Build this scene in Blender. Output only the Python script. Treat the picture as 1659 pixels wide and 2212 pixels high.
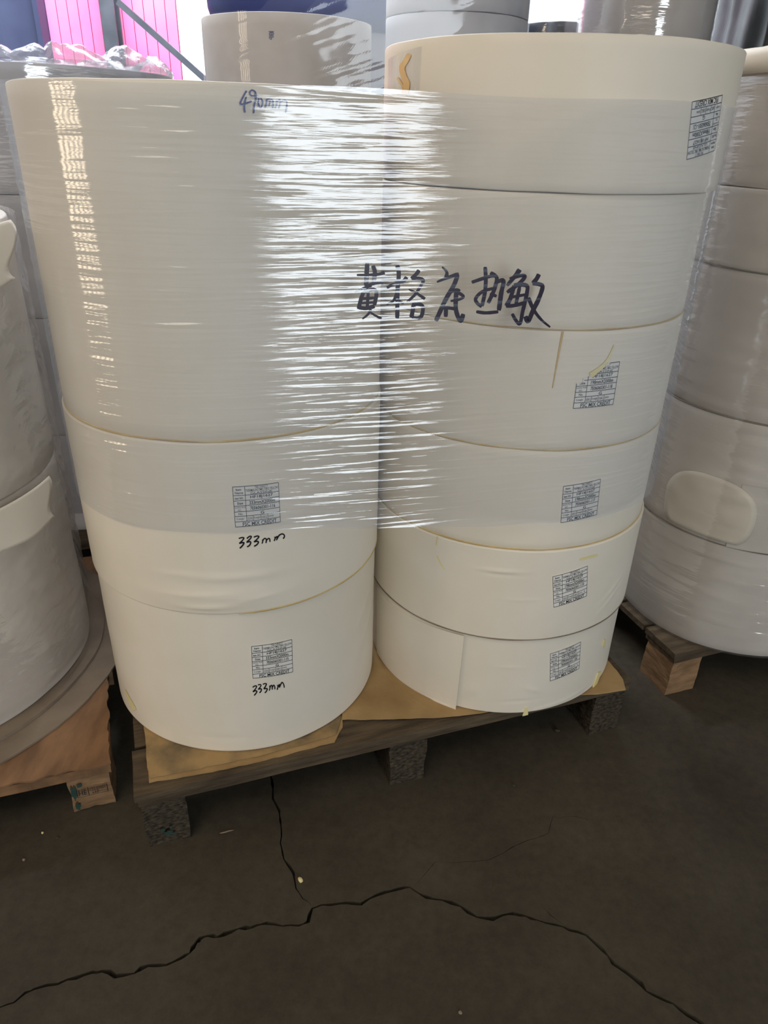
import bpy, bmesh, math, random
import numpy as np
from mathutils import Vector, Matrix, noise

# ------------------------------------------------------------------ scene reset
for o_ in list(bpy.data.objects):
    bpy.data.objects.remove(o_, do_unlink=True)
scn = bpy.context.scene
COL = scn.collection
random.seed(7)
PI = math.pi

# ------------------------------------------------------------------ camera
FPX, CX, CY = 1550.0, 829.5, 1106.0          # focal length and centre for 1659 x 2212
PITCH, ROLL = math.radians(27.876), math.radians(1.6447)
CAMH = 1.238
_fw = np.array([0, math.cos(PITCH), -math.sin(PITCH)])
_up0 = np.array([0, math.sin(PITCH), math.cos(PITCH)])
_rt0 = np.array([1.0, 0, 0])
_c, _s = math.cos(ROLL), math.sin(ROLL)
_rt = _c*_rt0 + _s*_up0
_up = -_s*_rt0 + _c*_up0
_o = np.array([0, 0, CAMH])
cam_d = bpy.data.cameras.new('camera')
cam = bpy.data.objects.new('camera', cam_d)
COL.objects.link(cam)
cam_d.sensor_fit = 'HORIZONTAL'
cam_d.sensor_width = 36.0
cam_d.lens = FPX/1659*36.0
cam_d.clip_start = 0.02
M = Matrix.Identity(4)
for i in range(3):
    M[i][0] = _rt[i]; M[i][1] = _up[i]; M[i][2] = -_fw[i]; M[i][3] = _o[i]
cam.matrix_world = M
scn.camera = cam

# ------------------------------------------------------------------ world, daylight, exposure
w = bpy.data.worlds.new('sky'); scn.world = w; w.use_nodes = True
bg = w.node_tree.nodes['Background']
bg.inputs[0].default_value = (0.62, 0.78, 1.0, 1); bg.inputs[1].default_value = 0.5

def area(name, loc, target, sx, sy, watts, col):
    d = bpy.data.lights.new(name, 'AREA'); d.shape = 'RECTANGLE'; d.size = sx; d.size_y = sy
    d.energy = watts; d.color = col
    ob = bpy.data.objects.new(name, d); COL.objects.link(ob)
    ob.location = loc
    ob.rotation_euler = (Vector(target)-Vector(loc)).to_track_quat('-Z', 'Y').to_euler()
    return ob
# daylight through the big door behind the photographer
area('door_daylight', (2.15, -4.4, 1.75), (2.15, 0, 1.75), 1.5, 3.2, 118, (0.86, 0.94, 1.0))
# daylight through the window in the left wall
area('window_daylight', (-4.85, -0.6, 1.45), (0, -0.1, 1.2), 1.7, 1.8, 92, (1.0, 0.80, 0.56))
# roof light over the aisle, and an added fill lamp brightening the back wall
area('aisle_rooflight', (-1.4, -1.6, 5.1), (-0.7, 0.2, 0), 3.2, 3.4, 98, (1.0, 0.87, 0.70))
area('back_wall_fill', (-1.6, 5.0, 4.9), (-2.2, 6.9, 1.2), 4.0, 1.2, 780, (0.86, 0.92, 1.0))

vs = scn.view_settings
vs.view_transform = 'Standard'; vs.look = 'None'; vs.gamma = 1.0; vs.use_curve_mapping = False
vs.exposure = 0.19

# ------------------------------------------------------------------ pixel helpers (photo frame 1659 x 2212)
def ray(x, y): return _fw + (x-CX)/FPX*_rt - (y-CY)/FPX*_up
def atz(x, y, z):
    d = ray(x, y); return _o + d*(z-CAMH)/d[2]
def aty(x, y, Y):
    d = ray(x, y); return _o + d*Y/d[1]
def hit_cyl(px, c):
    """angle and height where a pixel's ray meets the vertical cylinder c=(x,y,r)"""
    d = ray(*px); x, y, r = c
    a = d[0]**2+d[1]**2; b = -2*(d[0]*x+d[1]*y); cc = x*x+y*y-r*r
    D = max(b*b-4*a*cc, 0)
    t = (-b-math.sqrt(D))/2/a
    P = _o+t*d
    return math.atan2(P[1]-y, P[0]-x), P[2]
def hit_plane(px, p0, n):
    d = ray(*px); t = (np.array(p0)-_o)@n/(d@n); return _o+t*d

# ------------------------------------------------------------------ object helpers
def tag(o, label=None, cat=None, group=None, kind=None):
    if label: o['label'] = label
    if cat: o['category'] = cat
    if group: o['group'] = group
    if kind: o['kind'] = kind
    return o
def empty(name, loc, rz=0):
    o = bpy.data.objects.new(name, None); COL.objects.link(o)
    o.location = loc; o.rotation_euler = (0, 0, rz); o.empty_display_size = .1
    bpy.context.view_layer.update()
    return o
def mesh_obj(name, verts, faces, mat, parent=None, smooth=False):
    """verts in world space"""
    me = bpy.data.meshes.new(name)
    vv = [tuple(map(float, v)) for v in verts]
    o = bpy.data.objects.new(name, me)
    if parent is not None:
        inv = parent.matrix_world.inverted()
        vv = [tuple(inv @ Vector(v)) for v in vv]
        o.parent = parent
    me.from_pydata(vv, [], faces)
    me.validate()
    if mat: me.materials.append(mat)
    if smooth:
        for p in me.polygons: p.use_smooth = True
    me.update()
    COL.objects.link(o)
    if parent is not None: bpy.context.view_layer.update()
    return o
def bm_obj(name, bm, mat, parent=None, smooth=False):
    bm.verts.index_update()
    vs_ = [v.co.copy() for v in bm.verts]; fs = [[v.index for v in f.verts] for f in bm.faces]
    bm.free()
    return mesh_obj(name, vs_, fs, mat, parent, smooth)

# ------------------------------------------------------------------ materials
def nt(name):
    m = bpy.data.materials.new(name); m.use_nodes = True
    n = m.node_tree; b = n.nodes['Principled BSDF']
    return m, n, b
def principled(name, c1, c2=None, scale=8, rough=.6, bump=0., bscale=60, stretch=None, detail=4, lo=.35, hi=.65, spec=.4, metal=0):
    m, n, b = nt(name)
    b.inputs['Roughness'].default_value = rough
    b.inputs['Specular IOR Level'].default_value = spec
    b.inputs['Metallic'].default_value = metal
    tc = n.nodes.new('ShaderNodeTexCoord'); mp = n.nodes.new('ShaderNodeMapping')
    n.links.new(tc.outputs['Object'], mp.inputs[0])
    if stretch: mp.inputs['Scale'].default_value = stretch
    if c2:
        t = n.nodes.new('ShaderNodeTexNoise'); t.inputs['Scale'].default_value = scale; t.inputs['Detail'].default_value = detail
        r = n.nodes.new('ShaderNodeValToRGB')
        r.color_ramp.elements[0].position = lo; r.color_ramp.elements[1].position = hi
        r.color_ramp.elements[0].color = (*c1, 1); r.color_ramp.elements[1].color = (*c2, 1)
        n.links.new(mp.outputs[0], t.inputs['Vector']); n.links.new(t.outputs[0], r.inputs[0])
        n.links.new(r.outputs[0], b.inputs['Base Color'])
    else:
        b.inputs['Base Color'].default_value = (*c1, 1)
    if bump:
        t2 = n.nodes.new('ShaderNodeTexNoise'); t2.inputs['Scale'].default_value = bscale; t2.inputs['Detail'].default_value = 6
        bp = n.nodes.new('ShaderNodeBump'); bp.inputs['Strength'].default_value = bump; bp.inputs['Distance'].default_value = .004
        n.links.new(mp.outputs[0], t2.inputs['Vector']); n.links.new(t2.outputs[0], bp.inputs['Height'])
        n.links.new(bp.outputs[0], b.inputs['Normal'])
    return m
M_PAPER = principled('white_paper', (.795, .72, .59), (.84, .77, .65), 5, .55, .06, 40)
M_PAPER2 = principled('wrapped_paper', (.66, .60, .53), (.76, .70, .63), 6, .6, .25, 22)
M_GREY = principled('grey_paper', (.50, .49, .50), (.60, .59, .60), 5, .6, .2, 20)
M_BEIGE = principled('beige_paper', (.62, .56, .50), (.70, .64, .58), 6, .6, .2, 20)
M_NAVY = principled('navy_plastic', (.05, .07, .24), (.07, .10, .30), 4, .45, .3, 12)  # navy plastic, with the extra blue of flare haze put into its colour
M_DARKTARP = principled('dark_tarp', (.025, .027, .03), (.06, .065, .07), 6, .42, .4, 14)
M_CORE = principled('core_board', (.34, .24, .15), (.42, .31, .2), 20, .8)
M_YELLOW = principled('yellow_glassine', (.55, .38, .12), (.72, .56, .26), 14, .5)
M_STRIP = principled('pale_yellow_strip', (.80, .68, .30), (.86, .78, .45), 20, .5)
M_TAPE = principled('orange_tape', (.80, .48, .14), (.86, .60, .26), 30, .4)
M_INK = principled('black_marker', (.012, .010, .014), rough=.35)
M_INKP = principled('purple_black_marker', (.018, .010, .030), rough=.35)
M_INKB = principled('blue_marker', (.045, .06, .20), rough=.4)
M_PRINT = principled('printed_black', (.02, .02, .02), rough=.6)
M_LABEL = principled('label_paper', (.80, .77, .71), (.83, .80, .75), 20, .5)
M_CARD = principled('cardboard', (.30, .185, .075), (.44, .29, .13), 9, .85, .3, 60, lo=.3, hi=.6)
M_CARDDIRTY = principled('dirty_cardboard', (.17, .125, .07), (.42, .275, .12), 11, .85, .35, 50, detail=8, lo=.36, hi=.56)
M_CARDGREY = principled('greyed_cardboard', (.20, .155, .115), (.30, .235, .17), 7, .85, .3, 50)
M_CARDORG = principled('orange_brown_board', (.16, .085, .04), (.32, .17, .08), 7, .75, .3, 40, stretch=(3, 1, 1), detail=8)
M_WOOD = principled('old_deck_wood', (.055, .038, .022), (.125, .088, .050), 10, .85, .5, 45, stretch=(1, 6, 6), detail=8)
M_WOODF = principled('fresh_block_wood', (.20, .115, .055), (.34, .20, .10), 14, .8, .4, 60, stretch=(1, 1, 4))
M_BLOCK = principled('weathered_block', (.020, .015, .009), (.105, .078, .048), 95, .9, 1.0, 160, stretch=(1, 1, 1.8), detail=12, lo=.36, hi=.70)
M_TEAL = principled('teal_stain', (.02, .055, .045), (.035, .075, .06), 40, .9)
M_STEEL = principled('dark_steel', (.05, .055, .065), (.075, .08, .095), 6, .5)
M_PINK = principled('pink_panel', (.86, .17, .36), (.90, .21, .42), 2, .5)
M_WHITEW = principled('white_plaster', (.80, .84, .84), (.86, .89, .88), 3, .8, .2, 20)
M_WALL = principled('grey_wall', (.22, .22, .22), (.28, .275, .27), 2, .85, .2, 10)
M_DARKPAN = principled('dark_blue_panel', (.035, .042, .085), (.05, .06, .11), 3, .5)
M_CEIL = principled('roof_sheet', (.20, .20, .21), (.25, .25, .26), 2, .8)

def floor_mat():
    m, n, b = nt('dirty_concrete')
    tc = n.nodes.new('ShaderNodeTexCoord')
    def nz(s, d, rough=.6):
        t = n.nodes.new('ShaderNodeTexNoise'); t.inputs['Scale'].default_value = s; t.inputs['Detail'].default_value = d
        t.inputs['Roughness'].default_value = rough
        n.links.new(tc.outputs['Object'], t.inputs['Vector']); return t
    a = nz(3.2, 8); c = nz(45, 10, .75)
    r = n.nodes.new('ShaderNodeValToRGB'); e = r.color_ramp.elements
    e[0].position = .32; e[0].color = (.050, .041, .030, 1); e[1].position = .68; e[1].color = (.082, .070, .050, 1)
    n.links.new(a.outputs[0], r.inputs[0])
    r2 = n.nodes.new('ShaderNodeValToRGB'); e2 = r2.color_ramp.elements
    e2[0].position = .35; e2[0].color = (.80, .78, .76, 1); e2[1].position = .72; e2[1].color = (1.22, 1.2, 1.15, 1)
    n.links.new(c.outputs[0], r2.inputs[0])
    mx = n.nodes.new('ShaderNodeMix'); mx.data_type = 'RGBA'; mx.blend_type = 'MULTIPLY'; mx.inputs[0].default_value = 1
    n.links.new(r.outputs[0], mx.inputs[6]); n.links.new(r2.outputs[0], mx.inputs[7])
    n.links.new(mx.outputs[2], b.inputs['Base Color'])
    b.inputs['Roughness'].default_value = .72; b.inputs['Specular IOR Level'].default_value = .25
    bp = n.nodes.new('ShaderNodeBump'); bp.inputs['Strength'].default_value = .35; bp.inputs['Distance'].default_value = .003
    n.links.new(c.outputs[0], bp.inputs['Height']); n.links.new(bp.outputs[0], b.inputs['Normal'])
    return m
M_FLOOR = floor_mat()

def film_mat(name, gloss, rough, haze, bump=0, bscale=(8, 8, 90), hazecol=(.75, .76, .8), crumple=False):
    m = bpy.data.materials.new(name); m.use_nodes = True
    n = m.node_tree; n.nodes.clear()
    out = n.nodes.new('ShaderNodeOutputMaterial')
    tr = n.nodes.new('ShaderNodeBsdfTransparent'); tr.inputs[0].default_value = (.985, .985, .985, 1)
    df = n.nodes.new('ShaderNodeBsdfDiffuse'); df.inputs[0].default_value = (*hazecol, 1)
    gl = n.nodes.new('ShaderNodeBsdfGlossy'); gl.inputs['Roughness'].default_value = rough; gl.inputs[0].default_value = (1, 1, 1, 1)
    lw = n.nodes.new('ShaderNodeLayerWeight'); lw.inputs[0].default_value = .25
    mr = n.nodes.new('ShaderNodeMapRange'); mr.inputs[1].default_value = 0; mr.inputs[2].default_value = 1
    mr.inputs[3].default_value = gloss; mr.inputs[4].default_value = min(1, gloss*4)
    n.links.new(lw.outputs['Fresnel'], mr.inputs[0])
    m1 = n.nodes.new('ShaderNodeMixShader'); m1.inputs[0].default_value = haze
    n.links.new(tr.outputs[0], m1.inputs[1]); n.links.new(df.outputs[0], m1.inputs[2])
    m2 = n.nodes.new('ShaderNodeMixShader'); n.links.new(mr.outputs[0], m2.inputs[0])
    n.links.new(m1.outputs[0], m2.inputs[1]); n.links.new(gl.outputs[0], m2.inputs[2])
    n.links.new(m2.outputs[0], out.inputs[0])
    if bump:
        tc = n.nodes.new('ShaderNodeTexCoord'); mp = n.nodes.new('ShaderNodeMapping'); mp.inputs['Scale'].default_value = bscale
        n.links.new(tc.outputs['Object'], mp.inputs[0])
        if crumple:
            t = n.nodes.new('ShaderNodeTexNoise'); t.inputs['Scale'].default_value = 1; t.inputs['Detail'].default_value = 5
            t.inputs['Distortion'].default_value = 1.6
            n.links.new(mp.outputs[0], t.inputs['Vector'])
        else:
            t = n.nodes.new('ShaderNodeTexNoise'); t.inputs['Scale'].default_value = 1; t.inputs['Detail'].default_value = 3
            n.links.new(mp.outputs[0], t.inputs['Vector'])
        bp = n.nodes.new('ShaderNodeBump'); bp.inputs['Strength'].default_value = bump; bp.inputs['Distance'].default_value = .004
        n.links.new(t.outputs[0], bp.inputs['Height'])
        n.links.new(bp.outputs[0], gl.inputs['Normal']); n.links.new(bp.outputs[0], df.inputs['Normal'])
    return m
M_FILM = film_mat('stretch_film', .07, .07, .10, .35, (7, 7, 150), (.62, .76, 1.0))
M_FILMB = film_mat('back_stretch_film', .15, .10, .10, .7, (9, 9, 70), (.55, .6, .72))
M_FILMH2 = film_mat('clear_tape_film', .04, .12, .015, .5, (60, 60, 4), (.62, .58, .6))
M_FILMT = film_mat('tying_film', .03, .05, .06, .08, (9, 9, 60), (.55, .62, .85))
M_FILMC = film_mat('crumpled_film', .13, .10, .05, .8, (14, 14, 22), (.72, .68, .62), True)
M_FILMR = film_mat('creased_film', .13, .09, .06, .8, (9, 9, 80), (.72, .70, .67))
M_FILMH = film_mat('bunched_film', .09, .22, .24, 1.0, (30, 30, 30), (.66, .68, .78), True)

# ------------------------------------------------------------------ setting
def box_verts(x0, x1, y0, y1, z0, z1):
    v = [(x0, y0, z0), (x1, y0, z0), (x1, y1, z0), (x0, y1, z0), (x0, y0, z1), (x1, y0, z1), (x1, y1, z1), (x0, y1, z1)]
    f = [[0, 3, 2, 1], [4, 5, 6, 7], [0, 1, 5, 4], [1, 2, 6, 5], [2, 3, 7, 6], [3, 0, 4, 7]]
    return v, f
def boxes(name, bl, mat, parent=None, kind=None):
    V, F = [], []
    for b in bl:
        v, f = box_verts(*b); k = len(V); V += v; F += [[i+k for i in q] for q in f]
    o = mesh_obj(name, V, F, mat, parent)
    if kind: o['kind'] = kind
    return o

X0, X1, Y0, Y1, ZC = -4.5, 5.5, -4.5, 7.0, 5.4
# floor slab with real cracks cut into it
CRACK_MAIN = [(-60, 2195), (0, 2175), (30, 2165), (55, 2145), (75, 2133), (125, 2125), (165, 2110), (200, 2100), (220, 2099), (250, 2105), (290, 2103),
              (320, 2085), (360, 2083), (390, 2068), (410, 2058), (423, 2035), (432, 2026), (450, 2020), (470, 2024), (500, 2010), (530, 2005), (555, 1998),
              (575, 1995), (610, 2000), (645, 2000), (665, 1990), (675, 1963), (695, 1955), (735, 1950), (780, 1952), (800, 1940), (830, 1927),
              (860, 1920), (885, 1916), (905, 1930), (955, 1945), (995, 1957), (1030, 1980), (1065, 1986), (1085, 1977), (1110, 1972), (1135, 1980),
              (1160, 1987), (1200, 1997), (1230, 2007), (1265, 2020), (1300, 2050), (1325, 2080), (1370, 2110), (1395, 2140), (1425, 2155),
              (1455, 2167), (1485, 2190), (1515, 2210), (1570, 2262), (1640, 2300)]
CRACK_V = [(575, 1560), (583, 1655), (590, 1725), (605, 1750), (608, 1795), (605, 1820), (615, 1855), (635, 1885), (638, 1920), (655, 1940), (673, 1956)]
CRACK_B = [(1170, 1955), (1190, 1977), (1224, 2003)]
CRACK_T = [(895, 1912), (920, 1885), (940, 1860), (980, 1865), (1055, 1857), (1130, 1820), (1185, 1800), (1195, 1765), (1240, 1764), (1310, 1775)]
def crack_cutter(pts, wmin, wmax, depth, seed):
    rnd = random.Random(seed)
    P = [Vector(atz(x, y, 0)[:2]) for x, y in pts]
    Q = []
    for a, b in zip(P[:-1], P[1:]):
        k = max(2, int((b-a).length/.012))
        d = (b-a).normalized(); nn = Vector((-d.y, d.x))
        for i in range(k):
            Q.append(a.lerp(b, i/k) + nn*rnd.uniform(-.0016, .0016))
    Q.append(P[-1])
    Lh, Rh = [], []
    for i, q in enumerate(Q):
        d = (Q[min(i+1, len(Q)-1)]-Q[max(i-1, 0)]).normalized(); nn = Vector((-d.y, d.x))
        e = min(1, min(i, len(Q)-1-i)/6+.15)
        wd = rnd.uniform(wmin, wmax)*e/2
        Lh.append(q+nn*wd*rnd.uniform(.6, 1.4)); Rh.append(q-nn*wd*rnd.uniform(.6, 1.4))
    ring = Lh+Rh[::-1]; n_ = len(ring)
    V = [(v.x, v.y, .01) for v in ring]+[(v.x, v.y, -depth) for v in ring]
    m_ = len(Lh); F = []
    for i in range(m_-1):
        a, b, c, d = i, i+1, n_-2-i, n_-1-i
        F.append([a, d, c, b]); F.append([a+n_, b+n_, c+n_, d+n_])
    for i in range(n_):
        j = (i+1) % n_; F.append([i, j, j+n_, i+n_])
    o = mesh_obj('cut', V, F, None)
    bm = bmesh.new(); bm.from_mesh(o.data); bmesh.ops.recalc_face_normals(bm, faces=bm.faces); bm.to_mesh(o.data); bm.free()
    return o
floor = boxes('floor', [(X0-.2, X1+.2, Y0-3, Y1+.2, -.06, 0)], M_FLOOR)
cutters = [crack_cutter(CRACK_MAIN, .003, .0085, .02, 1), crack_cutter(CRACK_V, .002, .0058, .014, 2),
           crack_cutter(CRACK_B, .0015, .003, .012, 3), crack_cutter(CRACK_T, .0006, .0014, .006, 4)]
for cobj in cutters:
    md = floor.modifiers.new('b', 'BOOLEAN'); md.operation = 'DIFFERENCE'; md.object = cobj; md.solver = 'EXACT'
dg = bpy.context.evaluated_depsgraph_get()
nm = bpy.data.meshes.new_from_object(floor.evaluated_get(dg))
floor.modifiers.clear(); floor.data = nm
if not nm.materials: nm.materials.append(M_FLOOR)
for cobj in cutters: bpy.data.objects.remove(cobj, do_unlink=True)
tag(floor, 'dark dirty cracked concrete warehouse floor', kind='structure')

tag(boxes('wall_back', [(-1.79, X1, Y1, Y1+.2, 0, ZC), (X0, -2.87, Y1+.06, Y1+.2, 0, ZC), (-2.87, -1.79, Y1+.05, Y1+.2, 0, ZC)], M_WHITEW),
    'white plastered back wall of the warehouse', kind='structure')
wb = bpy.data.objects['wall_back']
pk = (-1.80+2.86)/12
for i in range(12):                            # pink ribbed wall panels
    x0 = -2.86+i*pk
    boxes('panel', [(x0+.003, x0+pk-.003, Y1+.012, Y1+.049, 0, ZC)], M_PINK, wb)
boxes('panel', [(X0, -2.90, Y1-.1, Y1+.05, 0, 3.4), (-2.90, -2.86, Y1-.14, Y1+.05, 0, 3.4)], M_DARKPAN, wb)
tag(boxes('wall_right', [(X1, X1+.2, Y0, Y1, 0, ZC)], M_WALL), 'grey right warehouse wall', kind='structure')
# left wall with a window opening
tag(boxes('wall_left', [(X0-.2, X0, Y0, -1.4, 0, ZC), (X0-.2, X0, .2, Y1, 0, ZC), (X0-.2, X0, -1.4, .2, 0, .55), (X0-.2, X0, -1.4, .2, 2.35, ZC)], M_WALL),
    'grey left warehouse wall with window', kind='structure')
win = empty('window_1', (X0-.1, -.6, .55)); win['kind'] = 'structure'; win['label'] = 'dark framed barred window in the left wall'
for i in range(6): boxes('mullion', [(X0-.13, X0-.07, -1.4+i*.31-.05, -1.4+i*.31+.07, .55, 2.35)], M_STEEL, win)
for z_ in (.57, 1.45, 2.31): boxes('rail', [(X0-.125, X0-.075, -1.4, .2, z_-.02, z_+.04)], M_STEEL, win)
# front wall (behind the camera) with the door opening
tag(boxes('wall_front', [(X0, 1.35, Y0-.2, Y0, 0, ZC), (2.95, X1, Y0-.2, Y0, 0, ZC), (1.35, 2.95, Y0-.2, Y0, 3.4, ZC)], M_WALL),
    'grey front wall with open warehouse door', kind='structure')
tag(boxes('ceiling', [(X0-.2, X1+.2, Y0-.2, Y1+.2, ZC, ZC+.1)], M_CEIL), 'grey sheet roof', kind='structure')

# steel column and diagonal brace in front of the pink wall
tc_ = empty('steel_column', (-2.28, 6.84, 0))
boxes('web', [(-2.29, -2.27, 6.79, 6.89, 0, ZC)], M_STEEL, tc_)
boxes('flange', [(-2.335, -2.225, 6.77, 6.79, 0, ZC)], M_STEEL, tc_)
boxes('flange', [(-2.335, -2.225, 6.89, 6.91, 0, ZC)], M_STEEL, tc_)
tag(tc_, 'dark steel column standing against the pink wall', 'column')
a_ = Vector(aty(255, 4, 6.74)); b_ = Vector(aty(434, 163, 6.74))
dd = (b_-a_).normalized(); b2 = b_+dd*2.2
while b2.z < .02: b2 -= dd*.02
nn_ = Vector((0, 0, 1)).cross(dd).normalized(); u2 = dd.cross(nn_).normalized()
V = []
for P in (a_, b2):
    for s1, s2 in ((-1, -1), (1, -1), (1, 1), (-1, 1)):
        V.append(P+u2*.022*s1+nn_*.022*s2)
br = mesh_obj('diagonal_brace', V, [[0, 1, 2, 3], [4, 7, 6, 5], [0, 4, 5, 1], [1, 5, 6, 2], [2, 6, 7, 3], [3, 7, 4, 0]], M_STEEL)
tag(br, 'slanting dark steel brace running down from the column', 'brace')

# ------------------------------------------------------------------ wood helpers
def worn_box(x0, x1, y0, y1, z0, z1, amp, seed, cell=.03):
    """box with slightly uneven faces and edges, returns verts, faces in local coordinates"""
    bm = bmesh.new()
    dims = (x1-x0, y1-y0, z1-z0)
    n_ = [max(1, min(14, int(d/cell))) for d in dims]
    idx = {}
    def vert(i, j, k):
        key = (i, j, k)
        if key not in idx:
            p = Vector((x0+dims[0]*i/n_[0], y0+dims[1]*j/n_[1], z0+dims[2]*k/n_[2]))
            d = noise.noise_vector(p*14+Vector((seed*3.1, seed*1.7, seed*.9)))*amp
            d2 = noise.noise_vector(p*55+Vector((seed, 0, 0)))*amp*.5
            q = p+d+d2
            q.z = min(max(q.z, z0), z1)
            idx[key] = bm.verts.new(q)
        return idx[key]
    nx, ny, nz_ = n_
    for i in range(nx):
        for j in range(ny):
            bm.faces.new([vert(i, j, 0), vert(i, j+1, 0), vert(i+1, j+1, 0), vert(i+1, j, 0)])
            bm.faces.new([vert(i, j, nz_), vert(i+1, j, nz_), vert(i+1, j+1, nz_), vert(i, j+1, nz_)])
    for i in range(nx):
        for k in range(nz_):
            bm.faces.new([vert(i, 0, k), vert(i+1, 0, k), vert(i+1, 0, k+1), vert(i, 0, k+1)])
            bm.faces.new([vert(i, ny, k), vert(i, ny, k+1), vert(i+1, ny, k+1), vert(i+1, ny, k)])
    for j in range(ny):
        for k in range(nz_):
            bm.faces.new([vert(0, j, k), vert(0, j, k+1), vert(0, j+1, k+1), vert(0, j+1, k)])
            bm.faces.new([vert(nx, j, k), vert(nx, j+1, k), vert(nx, j+1, k+1), vert(nx, j, k+1)])
    return bm
def part_box(name, par, b, mat, amp, seed, cell=.03):
    bm = worn_box(*b, amp, seed, cell)
    mw = par.matrix_world
    for v in bm.verts: v.co = mw @ v.co
    return bm_obj(name, bm, mat, par)
def pallet(org, ang, W, D, hb, label, seed, bw=.08, bmat=None, dmat=None, tdeck=.016, tstr=.016, nb=7):
    p = empty('wooden_pallet', (org[0], org[1], 0), ang)
    rnd = random.Random(seed)
    bmat = bmat or M_BLOCK; dmat = dmat or M_WOOD
    for yi, yy in enumerate((0, D/2-bw/2, D-bw)):
        for xi, xx in enumerate((0, W/2-bw/2, W-bw)):
            part_box('block', p, (xx, xx+bw, yy, yy+bw*1.15 if yi < 2 else D, 0, hb), bmat, .004, seed+yi*3+xi, .012)
        part_box('stringer_board', p, (-.004, W+.004, yy-.004, yy+bw+.02, hb, hb+tstr), dmat, .0015, seed+20+yi)
    bwid = D/nb
    for i in range(nb):
        part_box('deck_board', p, (-.006+rnd.uniform(-.004, .004), W+rnd.uniform(-.004, .006), i*bwid-(.006 if i == 0 else -.005), (i+1)*bwid-.005, hb+tstr, hb+tstr+tdeck), dmat, .0014, seed+40+i)
    tag(p, label, 'pallet')
    return p
ANG = math.radians(19.6)
U = np.array([math.cos(ANG), math.sin(ANG)]); Vv = np.array([-math.sin(ANG), math.cos(ANG)])
PM = np.array([-.437, .920])
pal_main = pallet(PM, ANG, 1.068, .80, .118, 'old wooden pallet with weathered blocks under the two taped-together roll stacks', 1)
pal_main['label'] = 'weathered wooden pallet under the two stacks bearing printed labels'
PLc = np.array([-.536, 1.022])
pal_left = pallet(PLc-U*1.07, ANG, 1.07, .83, .092, 'wooden pallet with brown board and cardboard discs on it', 2, dmat=M_CARDORG, bmat=M_WOODF, tdeck=.012, tstr=.014)
pal_right = pallet(np.array([.722, 1.395]), math.radians(20), 1.0, .78, .105, 'reddish wooden pallet under the stack with bulging round paper patch', 3, bw=.085, bmat=M_WOODF)
pal_lb = pallet(np.array([-.97, 2.25])-U*.62-Vv*.40, ANG, .97, .74, .105, 'pallet under the grey stack topped with bunched film', 4)
pal_ab = pallet(np.array([-.67, 2.68]), .0, 1.13, .56, .105, 'pallet under the roll marked with a small blue character', 5)
pal_d = pallet(np.array([.52, 3.06]), .0, .74, .96, .105, 'pallet under the beige roll with bright film glare', 6)
pal_n = pallet(np.array([-.66, 3.45]), .0, .85, .70, .105, 'pallet under the tall stack carrying the navy bundle', 7)

# stain and stamp on blocks
def flat_poly_on(name, pts, mat, par):
    return mesh_obj(name, pts, [list(range(len(pts)))], mat, par)
def pal_local(p, x, y, z): return p.matrix_world @ Vector((x, y, z))
def blotch(p, x, z, rx, rz, seed):
    r_ = random.Random(seed)
    return flat_poly_on('paint_stain', [pal_local(p, x+rx*k2*math.cos(a), -.0072, z+rz*k2*math.sin(a)) for a in np.linspace(0, 2*PI, 26, endpoint=False) for k2 in (r_.uniform(.55, 1.05),)], M_TEAL, p)
for q in ((.040, .036, .010, .007, 1), (.030, .046, .005, .006, 2), (.050, .030, .005, .004, 3), (.046, .048, .003, .003, 4)): blotch(pal_main, *q)
for q in ((.999, .060, .007, .022, 5), (1.001, .022, .006, .012, 6), (1.012, .078, .008, .006, 7)): blotch(pal_left, *q)

# ------------------------------------------------------------------ cardboard sheets
def sheet(name, pts2, z0, z1, mat, label, wob=.0015, seed=0, parent=None):
    """pts2: world xy outline, finely resampled with torn edge noise"""
    Q = []
    n_ = len(pts2)
    for i in range(n_):
        a = Vector(pts2[i]); b = Vector(pts2[(i+1) % n_]); k = max(1, int((b-a).length/.012))
        for j in range(k):
            q = a.lerp(b, j/k); d = noise.noise_vector(Vector((q.x*40, q.y*40, seed)))*wob
            Q.append((q.x+d.x, q.y+d.y))
    m_ = len(Q)
    V = [(x, y, z1) for x, y in Q]+[(x, y, z0) for x, y in Q]
    F = [list(range(m_)), list(range(2*m_-1, m_-1, -1))]
    for i in range(m_):
        j = (i+1) % m_; F.append([i, i+m_, j+m_, j])
    o = mesh_obj(name, V, F, mat, parent)
    bm = bmesh.new(); bm.from_mesh(o.data); bmesh.ops.recalc_face_normals(bm, faces=bm.faces); bm.to_mesh(o.data); bm.free()
    if label: tag(o, label, 'cardboard')
    return o
def gz(pts, z): return [tuple(atz(x, y, z)[:2]) for x, y in pts]
backL = [tuple(PM+U*.50+Vv*.72), tuple(PM+U*.03+Vv*.72)]
s1 = gz([(321, 1690), (430, 1672), (560, 1645), (650, 1622), (722, 1602), (742, 1570)], .152)
sheet('cardboard_sheet', s1+backL, .150, .1530, M_CARD, 'brown cardboard sheet lowest under the stack with handwritten 333mm', .004, 3)
s2 = gz([(312, 1575), (322, 1679), (420, 1661), (560, 1631), (640, 1610), (727, 1585), (737, 1550)], .156)
sheet('cardboard_sheet', s2[1:]+backL+s2[:1], .1535, .1568, M_CARDDIRTY, 'scuffed dirty cardboard sheet directly under the stack with handwritten 333mm', .0035, 5)
backR = [tuple(PM+U*1.05+Vv*.70), tuple(PM+U*.52+Vv*.70)]
s3 = gz([(740, 1553), (790, 1553), (850, 1552), (940, 1549), (1015, 1543), (1130, 1524), (1240, 1500), (1290, 1499), (1350, 1489), (1346, 1468), (1318, 1432)], .156)
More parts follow.
